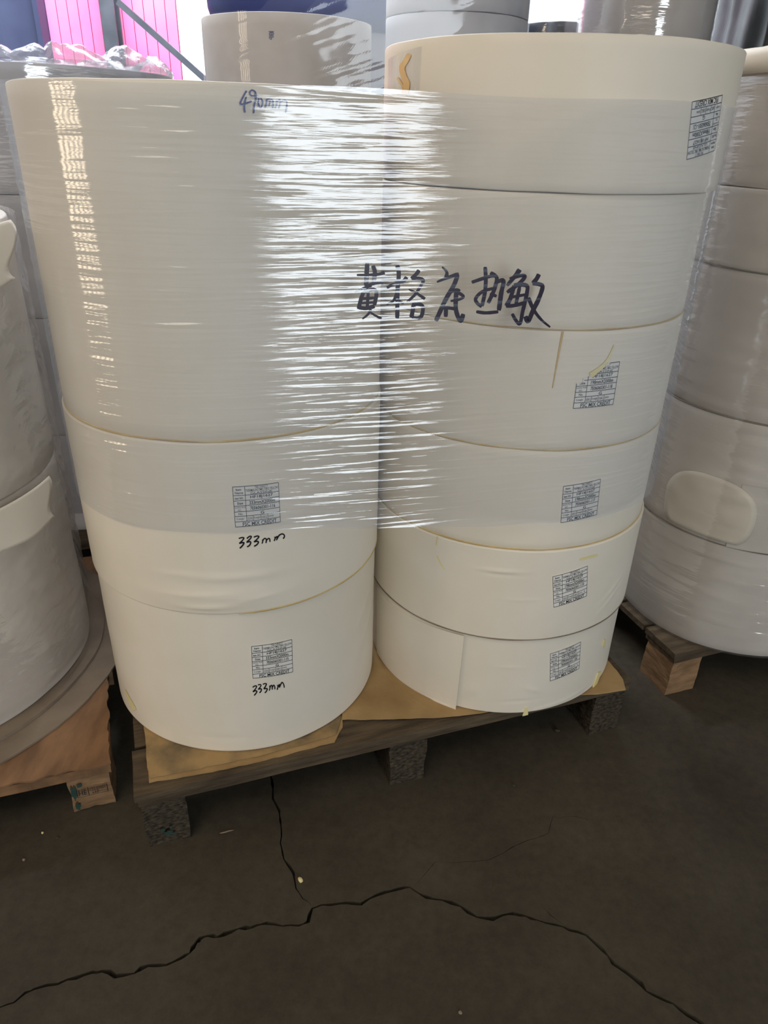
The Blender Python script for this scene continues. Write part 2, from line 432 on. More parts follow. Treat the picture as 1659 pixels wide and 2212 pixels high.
sheet('cardboard_sheet', s3+backR, .1535, .1568, M_CARD, 'tan cardboard sheet under the stack of narrow 198mm rolls', .002, 9)
# left pallet: frayed board and two cardboard discs
LS = (-1.06, 1.31, .36)
pb = [tuple(PLc-U*1.06-Vv*.012), tuple(PLc+U*.004-Vv*.012), tuple(PLc+U*.004+Vv*.80), tuple(PLc-U*1.06+Vv*.80)]
sheet('cardboard_sheet', pb, .122, .1262, M_CARDORG, 'rust brown fibre board with frayed front edge covering a pallet', .007, 11)
def disc(c, r, z0, z1, mat, label, seed):
    pts = [(c[0]+(r+.008*noise.noise(Vector((3*math.cos(a), 3*math.sin(a), seed))))*math.cos(a), c[1]+(r+.008*noise.noise(Vector((3*math.cos(a), 3*math.sin(a), seed))))*math.sin(a)) for a in np.linspace(0, 2*PI, 64, endpoint=False)]
    return sheet('cardboard_disc', pts, z0, z1, mat, label, .001, seed)
disc((-1.055, 1.312), .445, .1266, .1312, M_CARDGREY, 'wider lower cardboard disc on the brown pallet board', 3.3)
disc((-1.06, 1.312), .391, .1316, .1395, M_CARDGREY, 'smaller upper cardboard disc directly beneath the film wrapped roll', 6.1)

# ------------------------------------------------------------------ paper rolls
def roll_body(name, c, z0, z1, mat, par, seed, amp=.0007, rows=14, seg=192, core=.040, edge=.0025, bulge=None, rtop=0):
    x, y, r = c
    prof = [(core, z0), (core+.02, z0), (r-edge*2, z0), (r-edge*.6, z0+edge*.25), (r, z0+edge)]
    for k in range(1, rows):
        prof.append((r+rtop*k/rows, z0+(z1-z0)*k/rows))
    prof += [(r+rtop, z1-edge), (r+rtop-edge*.6, z1-edge*.25), (r+rtop-edge*2, z1), (core+.02, z1), (core, z1)]
    V = []; np_ = len(prof)
    for i in range(seg):
        a = 2*PI*i/seg; ca, sa = math.cos(a), math.sin(a)
        for k, (rr, zz) in enumerate(prof):
            d = 0; dz = 0
            if 3 <= k < np_-3:
                d = amp*(noise.noise(Vector((ca*2.2, sa*2.2, zz*7+seed*5)))+.5*noise.noise(Vector((ca*7, sa*7, zz*22+seed*9))))
                if bulge: d += bulge(a, zz)
            if k < 5 or k >= np_-5:
                dz = .0012*noise.noise(Vector((ca*3, sa*3, seed*2.7+(9 if k > 5 else 0))))*min(1, rr/r)
            V.append((x+(rr+d)*ca, y+(rr+d)*sa, zz+(dz if 2 <= k < np_-2 else 0)))
    F = []
    for i in range(seg):
        j = (i+1) % seg
        for k in range(np_-1):
            F.append([i*np_+k, j*np_+k, j*np_+k+1, i*np_+k+1])
        F.append([i*np_+np_-1, j*np_+np_-1, j*np_, i*np_])      # core hole wall
    o = mesh_obj(name, V, F, mat, par, True)
    return o
def core_tube(c, z0, z1, par):
    x, y, _ = c; V = []; F = []; seg = 32
    for i in range(seg):
        a = 2*PI*i/seg
        for rr, zz in ((.0395, z0+.002), (.0395, z1+.0), (.034, z1+.0), (.034, z0+.002)):
            V.append((x+rr*math.cos(a), y+rr*math.sin(a), zz))
    for i in range(seg):
        j = (i+1) % seg
        for k in range(4): F.append([i*4+k, j*4+k, j*4+(k+1) % 4, i*4+(k+1) % 4])
    return mesh_obj('core', V, F, M_CORE, par, True)
def edge_ring(c, z, par, seed, a0=PI, a1=2*PI, h=.0016, thresh=-.1, out=.0009, mat=None):
    """thin proud yellow edge of backing paper showing along parts of a roll's rim"""
    x, y, r = c; n_ = 220; V = []; F = []
    for i in range(n_+1):
        a = a0+(a1-a0)*i/n_
        t = noise.noise(Vector((math.cos(a)*3, math.sin(a)*3, seed*4.1)))
        hh = h*max(.12, min(1.3, .8+(t-thresh)*1.6))
        zz = z+.0012*noise.noise(Vector((math.cos(a)*3, math.sin(a)*3, seed*2.7)))
        rr = r+out
        V += [(x+rr*math.cos(a), y+rr*math.sin(a), zz-hh), (x+rr*math.cos(a), y+rr*math.sin(a), zz+hh), (x+(r-.004)*math.cos(a), y+(r-.004)*math.sin(a), zz+hh), (x+(r-.004)*math.cos(a), y+(r-.004)*math.sin(a), zz-hh)]
    for i in range(n_):
        b = i*4
        for k in range(4): F.append([b+k, b+4+k, b+4+(k+1) % 4, b+(k+1) % 4])
    F.append([3, 2, 1, 0]); b = n_*4; F.append([b, b+1, b+2, b+3])
    return mesh_obj('backing_edge', V, F, mat or M_YELLOW, par, True)
def roll(c, z0, z1, label, mat=None, seed=1, group=None, name='paper_roll', **kw):
    t = empty(name, (c[0], c[1], z0))
    roll_body('paper_body', c, z0, z1, mat or M_PAPER, t, seed, **kw)
    core_tube(c, z0, z1, t)
    tag(t, label, 'paper roll', group)
    return t
ZL = [.158, .490, .812, 1.289]
CL = [(-.3015, 1.3025, .2838), (-.3020, 1.3025, .2885), (-.3015, 1.3025, .2857)]
ZR = [.158, .3554, .562, .7612, .9677, 1.1662, 1.3636]
CR = [(.2644, 1.4346, .2880), (.2655, 1.4346, .2938), (.2644, 1.4346, .2900), (.2644, 1.4346, .2893), (.2640, 1.4346, .2885), (.2715, 1.4346, .2925)]
def bulge_L2(a, z):
    s = (a % (2*PI))-4.75
    return .0035*math.exp(-(s/.42)**2)*math.exp(-((z-.52)/.022)**2)+.002*math.exp(-((s-.1)/.3)**2)*math.exp(-((z-.565)/.008)**2)
gap = .0012
def creases(c, items):
    """items: (pixel, half length px, width m, height m, slope)"""
    L_ = []
    for px, hl, wd, am, sl_ in items:
        a, z = hit_cyl(px, c); a2, _ = hit_cyl((px[0]+hl, px[1]), c)
        L_.append((a % (2*PI), z, abs(a2-a), wd, am, sl_))
    def fn(a, z):
        d = 0; a = a % (2*PI)
        for a0_, z0_, ha, wd, am, sl_ in L_:
            da = a-a0_
            if abs(da) < 3*ha: d += am*math.exp(-(da/ha)**2)*math.exp(-((z-z0_-sl_*da*c[2])/wd)**2)
        return d
    return fn
cR2 = creases(CR[1], [((1080, 1234), 42, .0035, .0022, .02), ((1080, 1242), 38, .003, -.0012, .02), ((1130, 1297), 40, .003, .0008, 0), ((1325, 1270), 14, .006, .0012, .6), ((1320, 1290), 14, .006, .0012, .6)])
cR1 = creases(CR[0], [((890, 1358), 22, .004, .0018, -.15), ((880, 1366), 20, .004, -.0014, -.15), ((935, 1432), 24, .003, .0022, -.35), ((1100, 1442), 30, .003, .0008, 0), ((1020, 1490), 12, .012, .0018, .5), ((1150, 1490), 18, .006, .0014, -.4), ((1200, 1520), 60, .004, .0012, .1), ((1120, 1515), 40, .004, -.001, .05)])
cL2 = creases(CL[1], [((420, 1285), 70, .004, .0016, .05), ((470, 1300), 60, .0035, -.0012, 0), ((440, 1312), 50, .003, .0025, 0), ((390, 1240), 45, .004, .001, .03), ((560, 1290), 60, .004, .001, .1)])
cL1 = creases(CL[0], [((480, 1595), 60, .005, -.0012, 0), ((790, 1300), 12, .01, .001, .8), ((795, 1340), 10, .01, .001, .8)])
L1 = roll(CL[0], ZL[0], ZL[1]-gap, 'cream paper roll with sheet label 115 and handwritten 333mm, standing on dirty cardboard', seed=1, bulge=cL1, rows=60, seg=320)
L2 = roll(CL[1], ZL[1], ZL[2]-gap, 'wide white paper roll with label 116 and handwritten 333mm, film reaching its lower half', seed=2, bulge=lambda a, z: bulge_L2(a, z)+cL2(a, z), rows=80, seg=320)
L3 = roll(CL[2], ZL[2], ZL[3], 'tallest white paper roll, film wrapped, marked 490mm in blue near its rim', seed=3, rows=18, rtop=-.003)
RL = ['lowest narrow paper roll with label 120 and a loose wrapper corner hanging down', 'narrow paper roll with label 119 between two look-alikes, small yellow smudge above the label',
      'narrow paper roll with label 117 half covered by the lower film edge', 'narrow paper roll with label 118 torn across by a yellow strip',
      'narrow paper roll without any label under film, right below the black handwriting', 'topmost narrow white paper roll with an upside-down label, its upper half bare']
RL[4] = 'narrow unlabelled paper roll behind film, second from the top of its stack'
RR = [roll(CR[i], ZR[i], ZR[i+1]-gap, RL[i], seed=11+i, **({'bulge': (cR1, cR2)[i], 'rows': 60, 'seg': 320} if i < 2 else {})) for i in range(6)]
edge_ring(CL[1], ZL[1]+.0005, L2, 2, 4.9, 2*PI-.02, .0010)
edge_ring(CL[2], ZL[2]+.0005, L3, 3, 3.3, 5.9, .0011)
edge_ring(CR[1], ZR[1]+.0002, RR[1], 4, 3.4, 6.0, .0004, mat=M_CARDGREY)
edge_ring(CR[2], ZR[2]+.0005, RR[2], 5, 3.35, 6.1, .0007)
edge_ring(CR[3], ZR[3]+.0005, RR[3], 6, 3.6, 6.0, .0006)
edge_ring(CR[4], ZR[4]+.0005, RR[4], 7, 4.0, 5.9, .0005)

# ------------------------------------------------------------------ surface-mapped ribbons, labels, writing
def cat_rom(P, n_=6):
    P = [np.array(p, float) for p in P]
    if len(P) < 3:
        return [P[0]+(P[1]-P[0])*i/n_ for i in range(n_+1)]
    out = []
    Q = [2*P[0]-P[1]]+P+[2*P[-1]-P[-2]]
    for i in range(1, len(Q)-2):
        for j in range(n_):
            t = j/n_; a, b, c, d = Q[i-1], Q[i], Q[i+1], Q[i+2]
            out.append(.5*((2*b)+(-a+c)*t+(2*a-5*b+4*c-d)*t*t+(-a+3*b-3*c+d)*t**3))
    out.append(P[-1]); return out
def strokes_mesh(strokes, tow, bold=1.0):
    """strokes: list of (pixel points, width px); tow maps a pixel to a world point"""
    V, F = [], []
    for si, (pts, wd) in enumerate(strokes):
        C = cat_rom(pts); n_ = len(C); base = len(V)
        for i, p in enumerate(C):
            d = C[min(i+1, n_-1)]-C[max(i-1, 0)]; l = np.hypot(*d) or 1; nn = np.array([-d[1], d[0]])/l
            e = i/(n_-1)
            wv = wd*(.5 if not isinstance(wd, tuple) else 0) if not isinstance(wd, tuple) else .5*(wd[0]+(wd[1]-wd[0])*e)
            wv *= bold*(.75 if i in (0, n_-1) else 1)*(1+.10*noise.noise(Vector((p[0]*.1, p[1]*.1, si))))
            V.append(tow(p+nn*wv, si)); V.append(tow(p-nn*wv, si))
        for i in range(n_-1):
            b = base+2*i; F.append([b, b+1, b+3, b+2])
    return V, F
def on_cyl(c, off=.0006):
    def g(p, si=0):
        a, z = hit_cyl((p[0], p[1]), (c[0], c[1], c[2]+off)); r = c[2]+off+si*.00004
        return (c[0]+r*math.cos(a), c[1]+r*math.sin(a), z)
    return g
# text -> flat 2D triangles, cached
_tc = {}
def text_mesh(s, bold=.018):
    if (s, bold) in _tc: return _tc[(s, bold)]
    cu = bpy.data.curves.new('t', 'FONT'); cu.body = s; cu.resolution_u = 2; cu.offset = bold; cu.fill_mode = 'BOTH'
    ob = bpy.data.objects.new('t', cu); COL.objects.link(ob)
    dg_ = bpy.context.evaluated_depsgraph_get()
    me = bpy.data.meshes.new_from_object(ob.evaluated_get(dg_))
    v = np.array([(q.co.x, q.co.y) for q in me.vertices]) if len(me.vertices) else np.zeros((1, 2))
    f = [list(p.vertices) for p in me.polygons]
    bpy.data.objects.remove(ob, do_unlink=True); bpy.data.meshes.remove(me); bpy.data.curves.remove(cu)
    mn, mx = v.min(0), v.max(0)
    v = (v-mn)/np.maximum(mx-mn, 1e-6)
    _tc[(s, bold)] = (v, f); return _tc[(s, bold)]
def make_label(par, c, corners, size, code, weights, joints='', torn=False, fade=False):
    """corners: photo pixels of label TL, TR, BR, BL; wrapped on the cylinder c"""
    C = [hit_cyl(p, (c[0], c[1], c[2]+.0006)) for p in corners]
    def mapf(u, v, off):
        a = (C[0][0]*(1-u)*(1-v)+C[1][0]*u*(1-v)+C[2][0]*u*v+C[3][0]*(1-u)*v)
        z = (C[0][1]*(1-u)*(1-v)+C[1][1]*u*(1-v)+C[2][1]*u*v+C[3][1]*(1-u)*v)
        r = c[2]+off
        return (c[0]+r*math.cos(a), c[1]+r*math.sin(a), z)
    # paper
    nx, ny = 14, 10; V = []; F = []
    inside = (lambda u, v: (u*.62+v*1.0) > .44) if torn else (lambda u, v: True)
    for off in (.0012, .0004):
        for j in range(ny+1):
            for i in range(nx+1):
                V.append(mapf(-.008+1.016*i/nx, -.01+1.02*j/ny, off))
    S = (nx+1)*(ny+1)
    for j in range(ny):
        for i in range(nx):
            if torn and not inside((i+.5)/nx, (j+.5)/ny): continue
            q = [j*(nx+1)+i, (j+1)*(nx+1)+i, (j+1)*(nx+1)+i+1, j*(nx+1)+i+1]
            F.append(q)
            F.append([k+S for k in q[::-1]])
    if not torn:
        bd = [i for i in range(nx)]+[j*(nx+1)+nx for j in range(ny)]+[ny*(nx+1)+i for i in range(nx, 0, -1)]+[j*(nx+1) for j in range(ny, 0, -1)]
        for i in range(len(bd)):
            a, b = bd[i], bd[(i+1) % len(bd)]; F.append([a, b, b+S, a+S])
    lab = mesh_obj('product_label', V, F, M_LABEL, par)
    # print: ruled lines and text
    V, F = [], []
    def quad(u0, v0, u1, v1):
        n_ = max(1, int(max(u1-u0, v1-v0)/.08)); hz = (u1-u0) > (v1-v0)
        for k in range(n_):
            a0, b0, a1, b1 = (u0+(u1-u0)*k/n_, v0, u0+(u1-u0)*(k+1)/n_, v1) if hz else (u0, v0+(v1-v0)*k/n_, u1, v0+(v1-v0)*(k+1)/n_)
            if torn and not inside((a0+a1)/2, (b0+b1)/2): continue
            b = len(V)
            for u, v in ((a0, b0), (a0, b1), (a1, b1), (a1, b0)): V.append(mapf(u, v, .0015))
            F.append([b, b+1, b+2, b+3])
    t = .0055; tv = .007
    rows = [0, .215, .345, .475, .62, .735, .87, 1.0]
    for r_ in rows: quad(0, r_-tv, 1, r_+tv)
    quad(-t, 0, t, 1); quad(1-t, 0, 1+t, 1); quad(.255-t, 0, .255+t, .87)
    for u in (.40, .565, .72): quad(u-t*.8, .735, u+t*.8, .87)
    def text(s, u0, v0, u1, v1, bold=.018):
        v, f = text_mesh(s, bold); b = len(V)
        for p in v: V.append(mapf(u0+(u1-u0)*p[0], v1+(v0-v1)*p[1], .0015))
        for q in f:
            if torn:
                cu_ = np.mean([v[k] for k in q], 0)
                if not inside(u0+(u1-u0)*cu_[0]-.02, v1+(v0-v1)*cu_[1]-.02): continue
            F.append([k+b for k in q])
    text('Item', .06, .045, .18, .10); text('Name', .04, .125, .215, .18)
    text('Item NO.', .03, .255, .215, .315); text('Size', .07, .38, .20, .44)
    text('Jumbo Roll', .015, .495, .24, .545, .0); text('NO.', .075, .560, .155, .605, .0)
    text('No.', .085, .65, .185, .705); text('G.weight', .035, .775, .20, .84, .0)
    text('T80 DIRECT', .47, .012, .76, .065, .0); text('THERMAL/HOTMELT/80G YELLOW', .265, .075, .985, .14, .004); text('GLASSINE', .37, .152, .85, .205, .0)
    text('HF18J1627', .36, .235, .86, .325); text(size, .335, .365, .90, .455); text(code, .345, .505, .90, .595)
    text('G', .565, .645, .645, .72)
    text(weights[0], .275, .775, .385, .84, .0); text('N.weight', .415, .77, .55, .845, .0); text(weights[1], .58, .775, .70, .84, .0); text('Joints', .735, .77, .85, .84, .0)
    if joints: text(joints, .91, .775, .925, .835)
    text('FSC MIX CREDIT', .16, .89, .915, .99)
    mesh_obj('label_print', V, F, M_PRINT, lab)
    return lab
W3 = ('120.3KG', '100KG'); W1 = ('60KG', '59.8KG')
make_label(L2, CL[1], [(502.3, 1051.6), (601, 1042), (605.4, 1126.7), (508.7, 1138)], '333mmX2000m', '7E06060301-116', W3)
make_label(L1, CL[0], [(543.3, 1396), (630, 1381), (632, 1450.6), (546.2, 1464.6)], '333mmX2000m', '7E06060301-115', W3)
make_label(RR[3], CR[3], [(1250.9, 789.8), (1338, 781), (1323.5, 873), (1237.9, 882)], '198mmX2000m', '7E06060301-118', W1, torn=True)
make_label(RR[2], CR[2], [(1216.8, 1050.5), (1296.8, 1034.5), (1288.3, 1111), (1211.3, 1128.6)], '198mmX2000m', '7E06060301-117', W1)
make_label(RR[1], CR[1], [(1193.9, 1245.3), (1268.6, 1222), (1266.6, 1286.6), (1195.7, 1311.4)], '198mmX2000m', '7E06060301-119', W1, '1')
make_label(RR[0], CR[0], [(1188.8, 1412), (1253.9, 1386.3), (1250.3, 1443.4), (1188, 1470.5)], '198mmX2000m', '7E06060301-120', W1, '1')
make_label(RR[5], CR[5], [(1542.3, 324.7), (1482.4, 344.6), (1494.6, 220), (1559.6, 205.3)], '198mmX2000m', '7E06060301-121', W1)

def crop(x0, y0, s): return lambda P: [(x0+a/s, y0+b/s) for a, b in P]
def writing(name, strokes, conv, s, tow, mat, par, bold=1.0):
    V, F = strokes_mesh([(conv(p), (wd[0]/s, wd[1]/s) if isinstance(wd, tuple) else wd/s) for p, wd in strokes], tow, bold)
    return mesh_obj(name, V, F, mat, par)
# 333mm on the middle left roll
k = crop(480, 1020, 8.295)
writing('handwritten_note', [([(295, 1190), (350, 1172), (388, 1180), (360, 1225), (305, 1280)], 24), ([(305, 1278), (360, 1262), (390, 1270), (360, 1320), (315, 1365)], 26),
    ([(440, 1190), (490, 1150), (522, 1155), (500, 1195), (435, 1258)], 24), ([(435, 1258), (490, 1245), (512, 1260), (490, 1310), (445, 1340)], 25),
    ([(565, 1165), (620, 1145), (658, 1155), (620, 1205), (568, 1250)], 24), ([(568, 1250), (625, 1238), (650, 1255), (620, 1300), (570, 1328)], 25),
    ([(722, 1205), (725, 1245), (712, 1280)], 22), ([(722, 1230), (755, 1188), (785, 1195), (790, 1230), (782, 1270)], 22), ([(788, 1225), (825, 1188), (850, 1195), (855, 1250)], 22),
    ([(940, 1155), (945, 1190), (930, 1232)], 22), ([(945, 1190), (980, 1150), (985, 1180), (970, 1220)], 22), ([(975, 1205), (1020, 1130), (1075, 1105), (1110, 1125), (1112, 1160), (1090, 1190)], 24)],
    k, 8.295, on_cyl(CL[1], .0009), M_INK, L2)
k = crop(520, 1360, 10.37)
writing('handwritten_note', [([(265, 1295), (320, 1262), (355, 1270), (330, 1330), (270, 1395)], 26), ([(270, 1395), (330, 1370), (362, 1385), (340, 1430), (300, 1478)], 28),
    ([(385, 1240), (430, 1232), (455, 1245), (435, 1290), (390, 1340)], 25), ([(390, 1340), (440, 1325), (465, 1340), (450, 1385), (420, 1420)], 26),
    ([(495, 1225), (540, 1210), (575, 1215), (555, 1270), (515, 1330)], 26), ([(515, 1330), (570, 1320), (595, 1330), (575, 1380), (540, 1420)], 26),
    ([(645, 1255), (655, 1310), (640, 1368)], 24), ([(652, 1310), (675, 1255), (700, 1255), (705, 1305), (705, 1345)], 24), ([(705, 1300), (730, 1250), (755, 1255), (765, 1310), (760, 1335)], 24),
    ([(825, 1240), (832, 1290), (815, 1350)], 24), ([(830, 1290), (865, 1230), (870, 1260), (865, 1300)], 24), ([(865, 1295), (910, 1200), (935, 1185), (965, 1235), (975, 1300)], 25)],
    k, 10.37, on_cyl(CL[0], .0009), M_INK, L1)
k = crop(500, 180, 10.37)
writing('handwritten_note', [([(340, 165), (290, 250), (215, 400), (205, 460), (270, 465), (460, 400)], 42), ([(330, 300), (295, 450), (290, 570), (305, 655)], 42),
    ([(425, 262), (410, 200), (460, 152), (530, 190), (540, 250), (490, 285), (425, 262)], 36), ([(535, 200), (545, 330), (510, 500), (495, 670)], 42),
    ([(610, 330), (605, 450), (640, 540), (690, 490), (695, 400), (650, 330)], 38), ([(785, 350), (780, 450), (755, 545)], 38), ([(785, 370), (850, 350), (860, 410), (835, 510)], 38),
    ([(845, 390), (900, 360), (930, 420), (925, 560)], 38), ([(1010, 375), (1010, 470), (980, 560)], 38), ([(1010, 420), (1075, 370), (1085, 440), (1060, 565)], 38), ([(1080, 430), (1160, 385), (1225, 400), (1240, 480), (1210, 660)], 38)],
    k, 10.37, on_cyl(CL[2], .0009), M_INKB, L3)

# wrapper details: overlapping sheet ends, loose corner, yellow slivers
def patch(name, par, c, px, mat, off=.0014, sub=10, lift=0):
    """thin sheet on a roll, outline given by 4 photo pixels TL TR BR BL"""
    C = [hit_cyl(p, (c[0], c[1], c[2])) for p in px]; V = []; F = []
    for o2 in (off, .0002):
        for j in range(sub+1):
            v = j/sub
            for i in range(sub+1):
                u = i/sub
                a = C[0][0]*(1-u)*(1-v)+C[1][0]*u*(1-v)+C[2][0]*u*v+C[3][0]*(1-u)*v
                z = C[0][1]*(1-u)*(1-v)+C[1][1]*u*(1-v)+C[2][1]*u*v+C[3][1]*(1-u)*v
                lf = o2+lift*u**7*(.4+.6*v)
                V.append((c[0]+(c[2]+lf)*math.cos(a), c[1]+(c[2]+lf)*math.sin(a), z))
    S = (sub+1)**2; n_ = sub+1
    for j in range(sub):
        for i in range(sub):
            q = [j*n_+i, (j+1)*n_+i, (j+1)*n_+i+1, j*n_+i+1]; F.append(q); F.append([x+S for x in q[::-1]])
    bd = [i for i in range(sub)]+[j*n_+sub for j in range(sub)]+[sub*n_+i for i in range(sub, 0, -1)]+[j*n_ for j in range(sub, 0, -1)]
    for i in range(len(bd)):
        a, b = bd[i], bd[(i+1) % len(bd)]; F.append([a, b, b+S, a+S])
    return mesh_obj(name, V, F, mat, par)
patch('loose_wrapper', RR[0], CR[0], [(816, 1268), (1004, 1371), (986, 1533), (816, 1408)], M_PAPER, .0026, 20, .007)
# hanging corner below the rim
a0, _z = hit_cyl((905, 1500), CR[0]); a1, _z = hit_cyl((984, 1530), CR[0])
V = []; F = []
for o2 in (.0022, .0036):
    for i in range(11):
        a = a0+(a1-a0)*i/10; r = CR[0][2]+o2+.004*(i/10)**2
        V += [(CR[0][0]+r*math.cos(a), CR[0][1]+r*math.sin(a), .164), (CR[0][0]+(r+.002*i/10)*math.cos(a), CR[0][1]+(r+.002*i/10)*math.sin(a), .160-.010*(i/10)**1.5)]
for i in range(10):
    b = 2*i; F.append([b, b+1, b+3, b+2]); b += 22; F.append([b, b+2, b+3, b+1])
F.append([20, 21, 43, 42])
mesh_obj('wrapper_corner', V, F, M_PAPER, RR[0])
patch('sheet_end', RR[3], CR[3], [(1213, 716), (1218, 716), (1194, 838), (1192, 838)], M_YELLOW, .0012, 4)
V, F = strokes_mesh([([(1327, 745), (1318, 768), (1305, 788), (1287, 803), (1276, 811)], (2, 12))], on_cyl(CR[3], .0022))
mesh_obj('torn_strip', V, F, M_STRIP, RR[3])
V, F = strokes_mesh([([(1252, 1209), (1272, 1204), (1292, 1199)], 5)], on_cyl(CR[1], .0008))
mesh_obj('yellow_smudge', V, F, M_STRIP, RR[1])
V, F = strokes_mesh([([(945, 1158), (942, 1178)], 2), ([(944, 1200), (952, 1218), (960, 1230)], 2.5)], on_cyl(CR[1], .0008))
mesh_obj('yellow_smudge', V, F, M_STRIP, RR[1])
V, F = strokes_mesh([([(270, 1490), (280, 1512), (291, 1534)], (3, 9))], on_cyl(CL[0], .0009))
mesh_obj('yellow_smudge', V, F, M_STRIP, L1)
V, F = strokes_mesh([([(884, 117), (876, 132), (868, 146), (872, 165), (878, 182), (874, 203)], (10, 15)), ([(858, 168), (866, 180), (871, 192)], 5)], on_cyl(CR[5], .0012))
mesh_obj('torn_tape', V, F, M_TAPE, RR[5])
patch('clear_tape', RR[5], CR[5], [(840, 128), (912, 100), (906, 196), (838, 206)], M_FILMH2, .0018, 6)
patch('sheet_end', RR[0], CR[0], [(1303, 1380), (1307, 1381), (1304, 1398), (1300, 1395)], M_STRIP, .003, 3)
patch('sheet_end', RR[0], CR[0], [(1290, 1452), (1297, 1450), (1281, 1492), (1275, 1496)], M_STRIP, .003, 3)
patch('sheet_end', RR[0], CR[0], [(1135, 1528), (1139, 1526), (1140, 1542), (1128, 1545)], M_STRIP, .003, 3)

# ------------------------------------------------------------------ stretch film round both stacks
def hull_path(cs, n_arc, n_line):
    """points and normals of the tight loop round two circles (x,y,r); starts on the left stack's back, runs past the front"""
    (x1, y1, r1), (x2, y2, r2) = cs
    d = np.array([x2-x1, y2-y1]); L_ = np.hypot(*d); th = math.atan2(d[1], d[0]); al = math.asin((r1-r2)/L_)
    af = th-PI/2+al; ab = th+PI/2-al           # tangent normal angles, front and back
    P = []
    def arc(x, y, r, s, e, n_):
        for i in range(n_):
            a = s+(e-s)*i/n_; P.append((x+r*math.cos(a), y+r*math.sin(a), math.cos(a), math.sin(a)))
    def line(p, q, a, n_):
        for i in range(n_): P.append((p[0]+(q[0]-p[0])*i/n_, p[1]+(q[1]-p[1])*i/n_, math.cos(a), math.sin(a)))
    pt = lambda x, y, r, a: (x+r*math.cos(a), y+r*math.sin(a))
    arc(x1, y1, r1, ab, af+2*PI if af < ab-2*PI else af+2*PI, n_arc)      # left stack: back -> left -> front
    line(pt(x1, y1, r1, af), pt(x2, y2, r2, af), af, n_line)
    arc(x2, y2, r2, af, ab, n_arc)
    line(pt(x2, y2, r2, ab), pt(x1, y1, r1, ab), ab, n_line//4)
    return P, af
OFF = .0040
HC = [(-.302, 1.3025, .2885+OFF), (.2695, 1.4346, .2945+OFF)]
path, AF = hull_path(HC, 130, 150)
NP_ = len(path)
arcl = np.zeros(NP_+1)
for i in range(NP_):
    a, b = path[i], path[(i+1) % NP_]; arcl[i+1] = arcl[i]+math.hypot(b[0]-a[0], b[1]-a[1])
PER = arcl[-1]
ROWS = 520
FZ0, FZ1 = .648, 1.2865
rng = np.random.default_rng(5)
zz = np.linspace(0, 1, ROWS+1)
S = arcl[:-1]
# bottom and top edge heights along the loop
xs = np.array([p[0] for p in path])
bot = .652-.030*np.clip((xs+.1)/.4, 0, 1)+.0025*np.sin(S*9)+.0015*np.sin(S*31+1)
top = 1.286+.002*np.sin(S*13)
Zg = bot[:, None]+(top-bot)[:, None]*zz[None, :]
Dg = np.zeros_like(Zg)
s_front0 = arcl[65]; s_front1 = arcl[130+150+75]
for kx in range(1900):                        # pulled horizontal wrinkles
    s0 = rng.uniform(s_front0, s_front1); z0 = rng.uniform(.63, 1.285)
    ln = rng.uniform(.025, .12)*(1.6 if rng.random() < .15 else 1); wd = rng.uniform(.0011, .0026)
    amp = rng.uniform(.10, .42)*wd*(1 if rng.random() < .75 else -1)
    if s0 < arcl[112]: amp *= .55; ln *= .8
    slope = rng.normal(0, .02)-.05*(z0 > 1.15)*rng.random()
    i0 = np.searchsorted(S, s0-2.2*ln); i1 = np.searchsorted(S, s0+2.2*ln)
    if i1 <= i0: continue
    ds = S[i0:i1, None]-s0
    dz = Zg[i0:i1]-(z0+slope*ds+.004*np.sin(ds*6)*ln*8)
    Dg[i0:i1] += amp*np.exp(-(ds/ln)**2)*np.exp(-(dz/wd)**2)
# long gentle folds
for kx in range(70):
    s0 = rng.uniform(s_front0, s_front1); z0 = rng.uniform(.65, 1.28); ln = rng.uniform(.12, .35); wd = rng.uniform(.003, .006); amp = rng.uniform(-.14, .14)*wd
    ds = S[:, None]-s0; dz = Zg-(z0+rng.normal(0, .03)*ds)
    Dg += amp*np.exp(-(ds/ln)**2)*np.exp(-(dz/wd)**2)
V = []
for i in range(NP_):
    x, y, nx_, ny_ = path[i]
    for j in range(ROWS+1):
        d = float(np.clip(Dg[i, j], -.0022, .0022))
        V.append((x+nx_*d, y+ny_*d, Zg[i, j]))
F = []
R1_ = ROWS+1
for i in range(NP_):
    k = (i+1) % NP_
    F += [[i*R1_+j, k*R1_+j, k*R1_+j+1, i*R1_+j+1] for j in range(ROWS)]
film = empty('stretch_film', (0, 1.37, .648))
mesh_obj('film_sheet', V, F, M_FILM, film, True)
tag(film, 'clear wrinkled stretch film wound round both labelled stacks, bearing five black handwritten characters', 'stretch film')
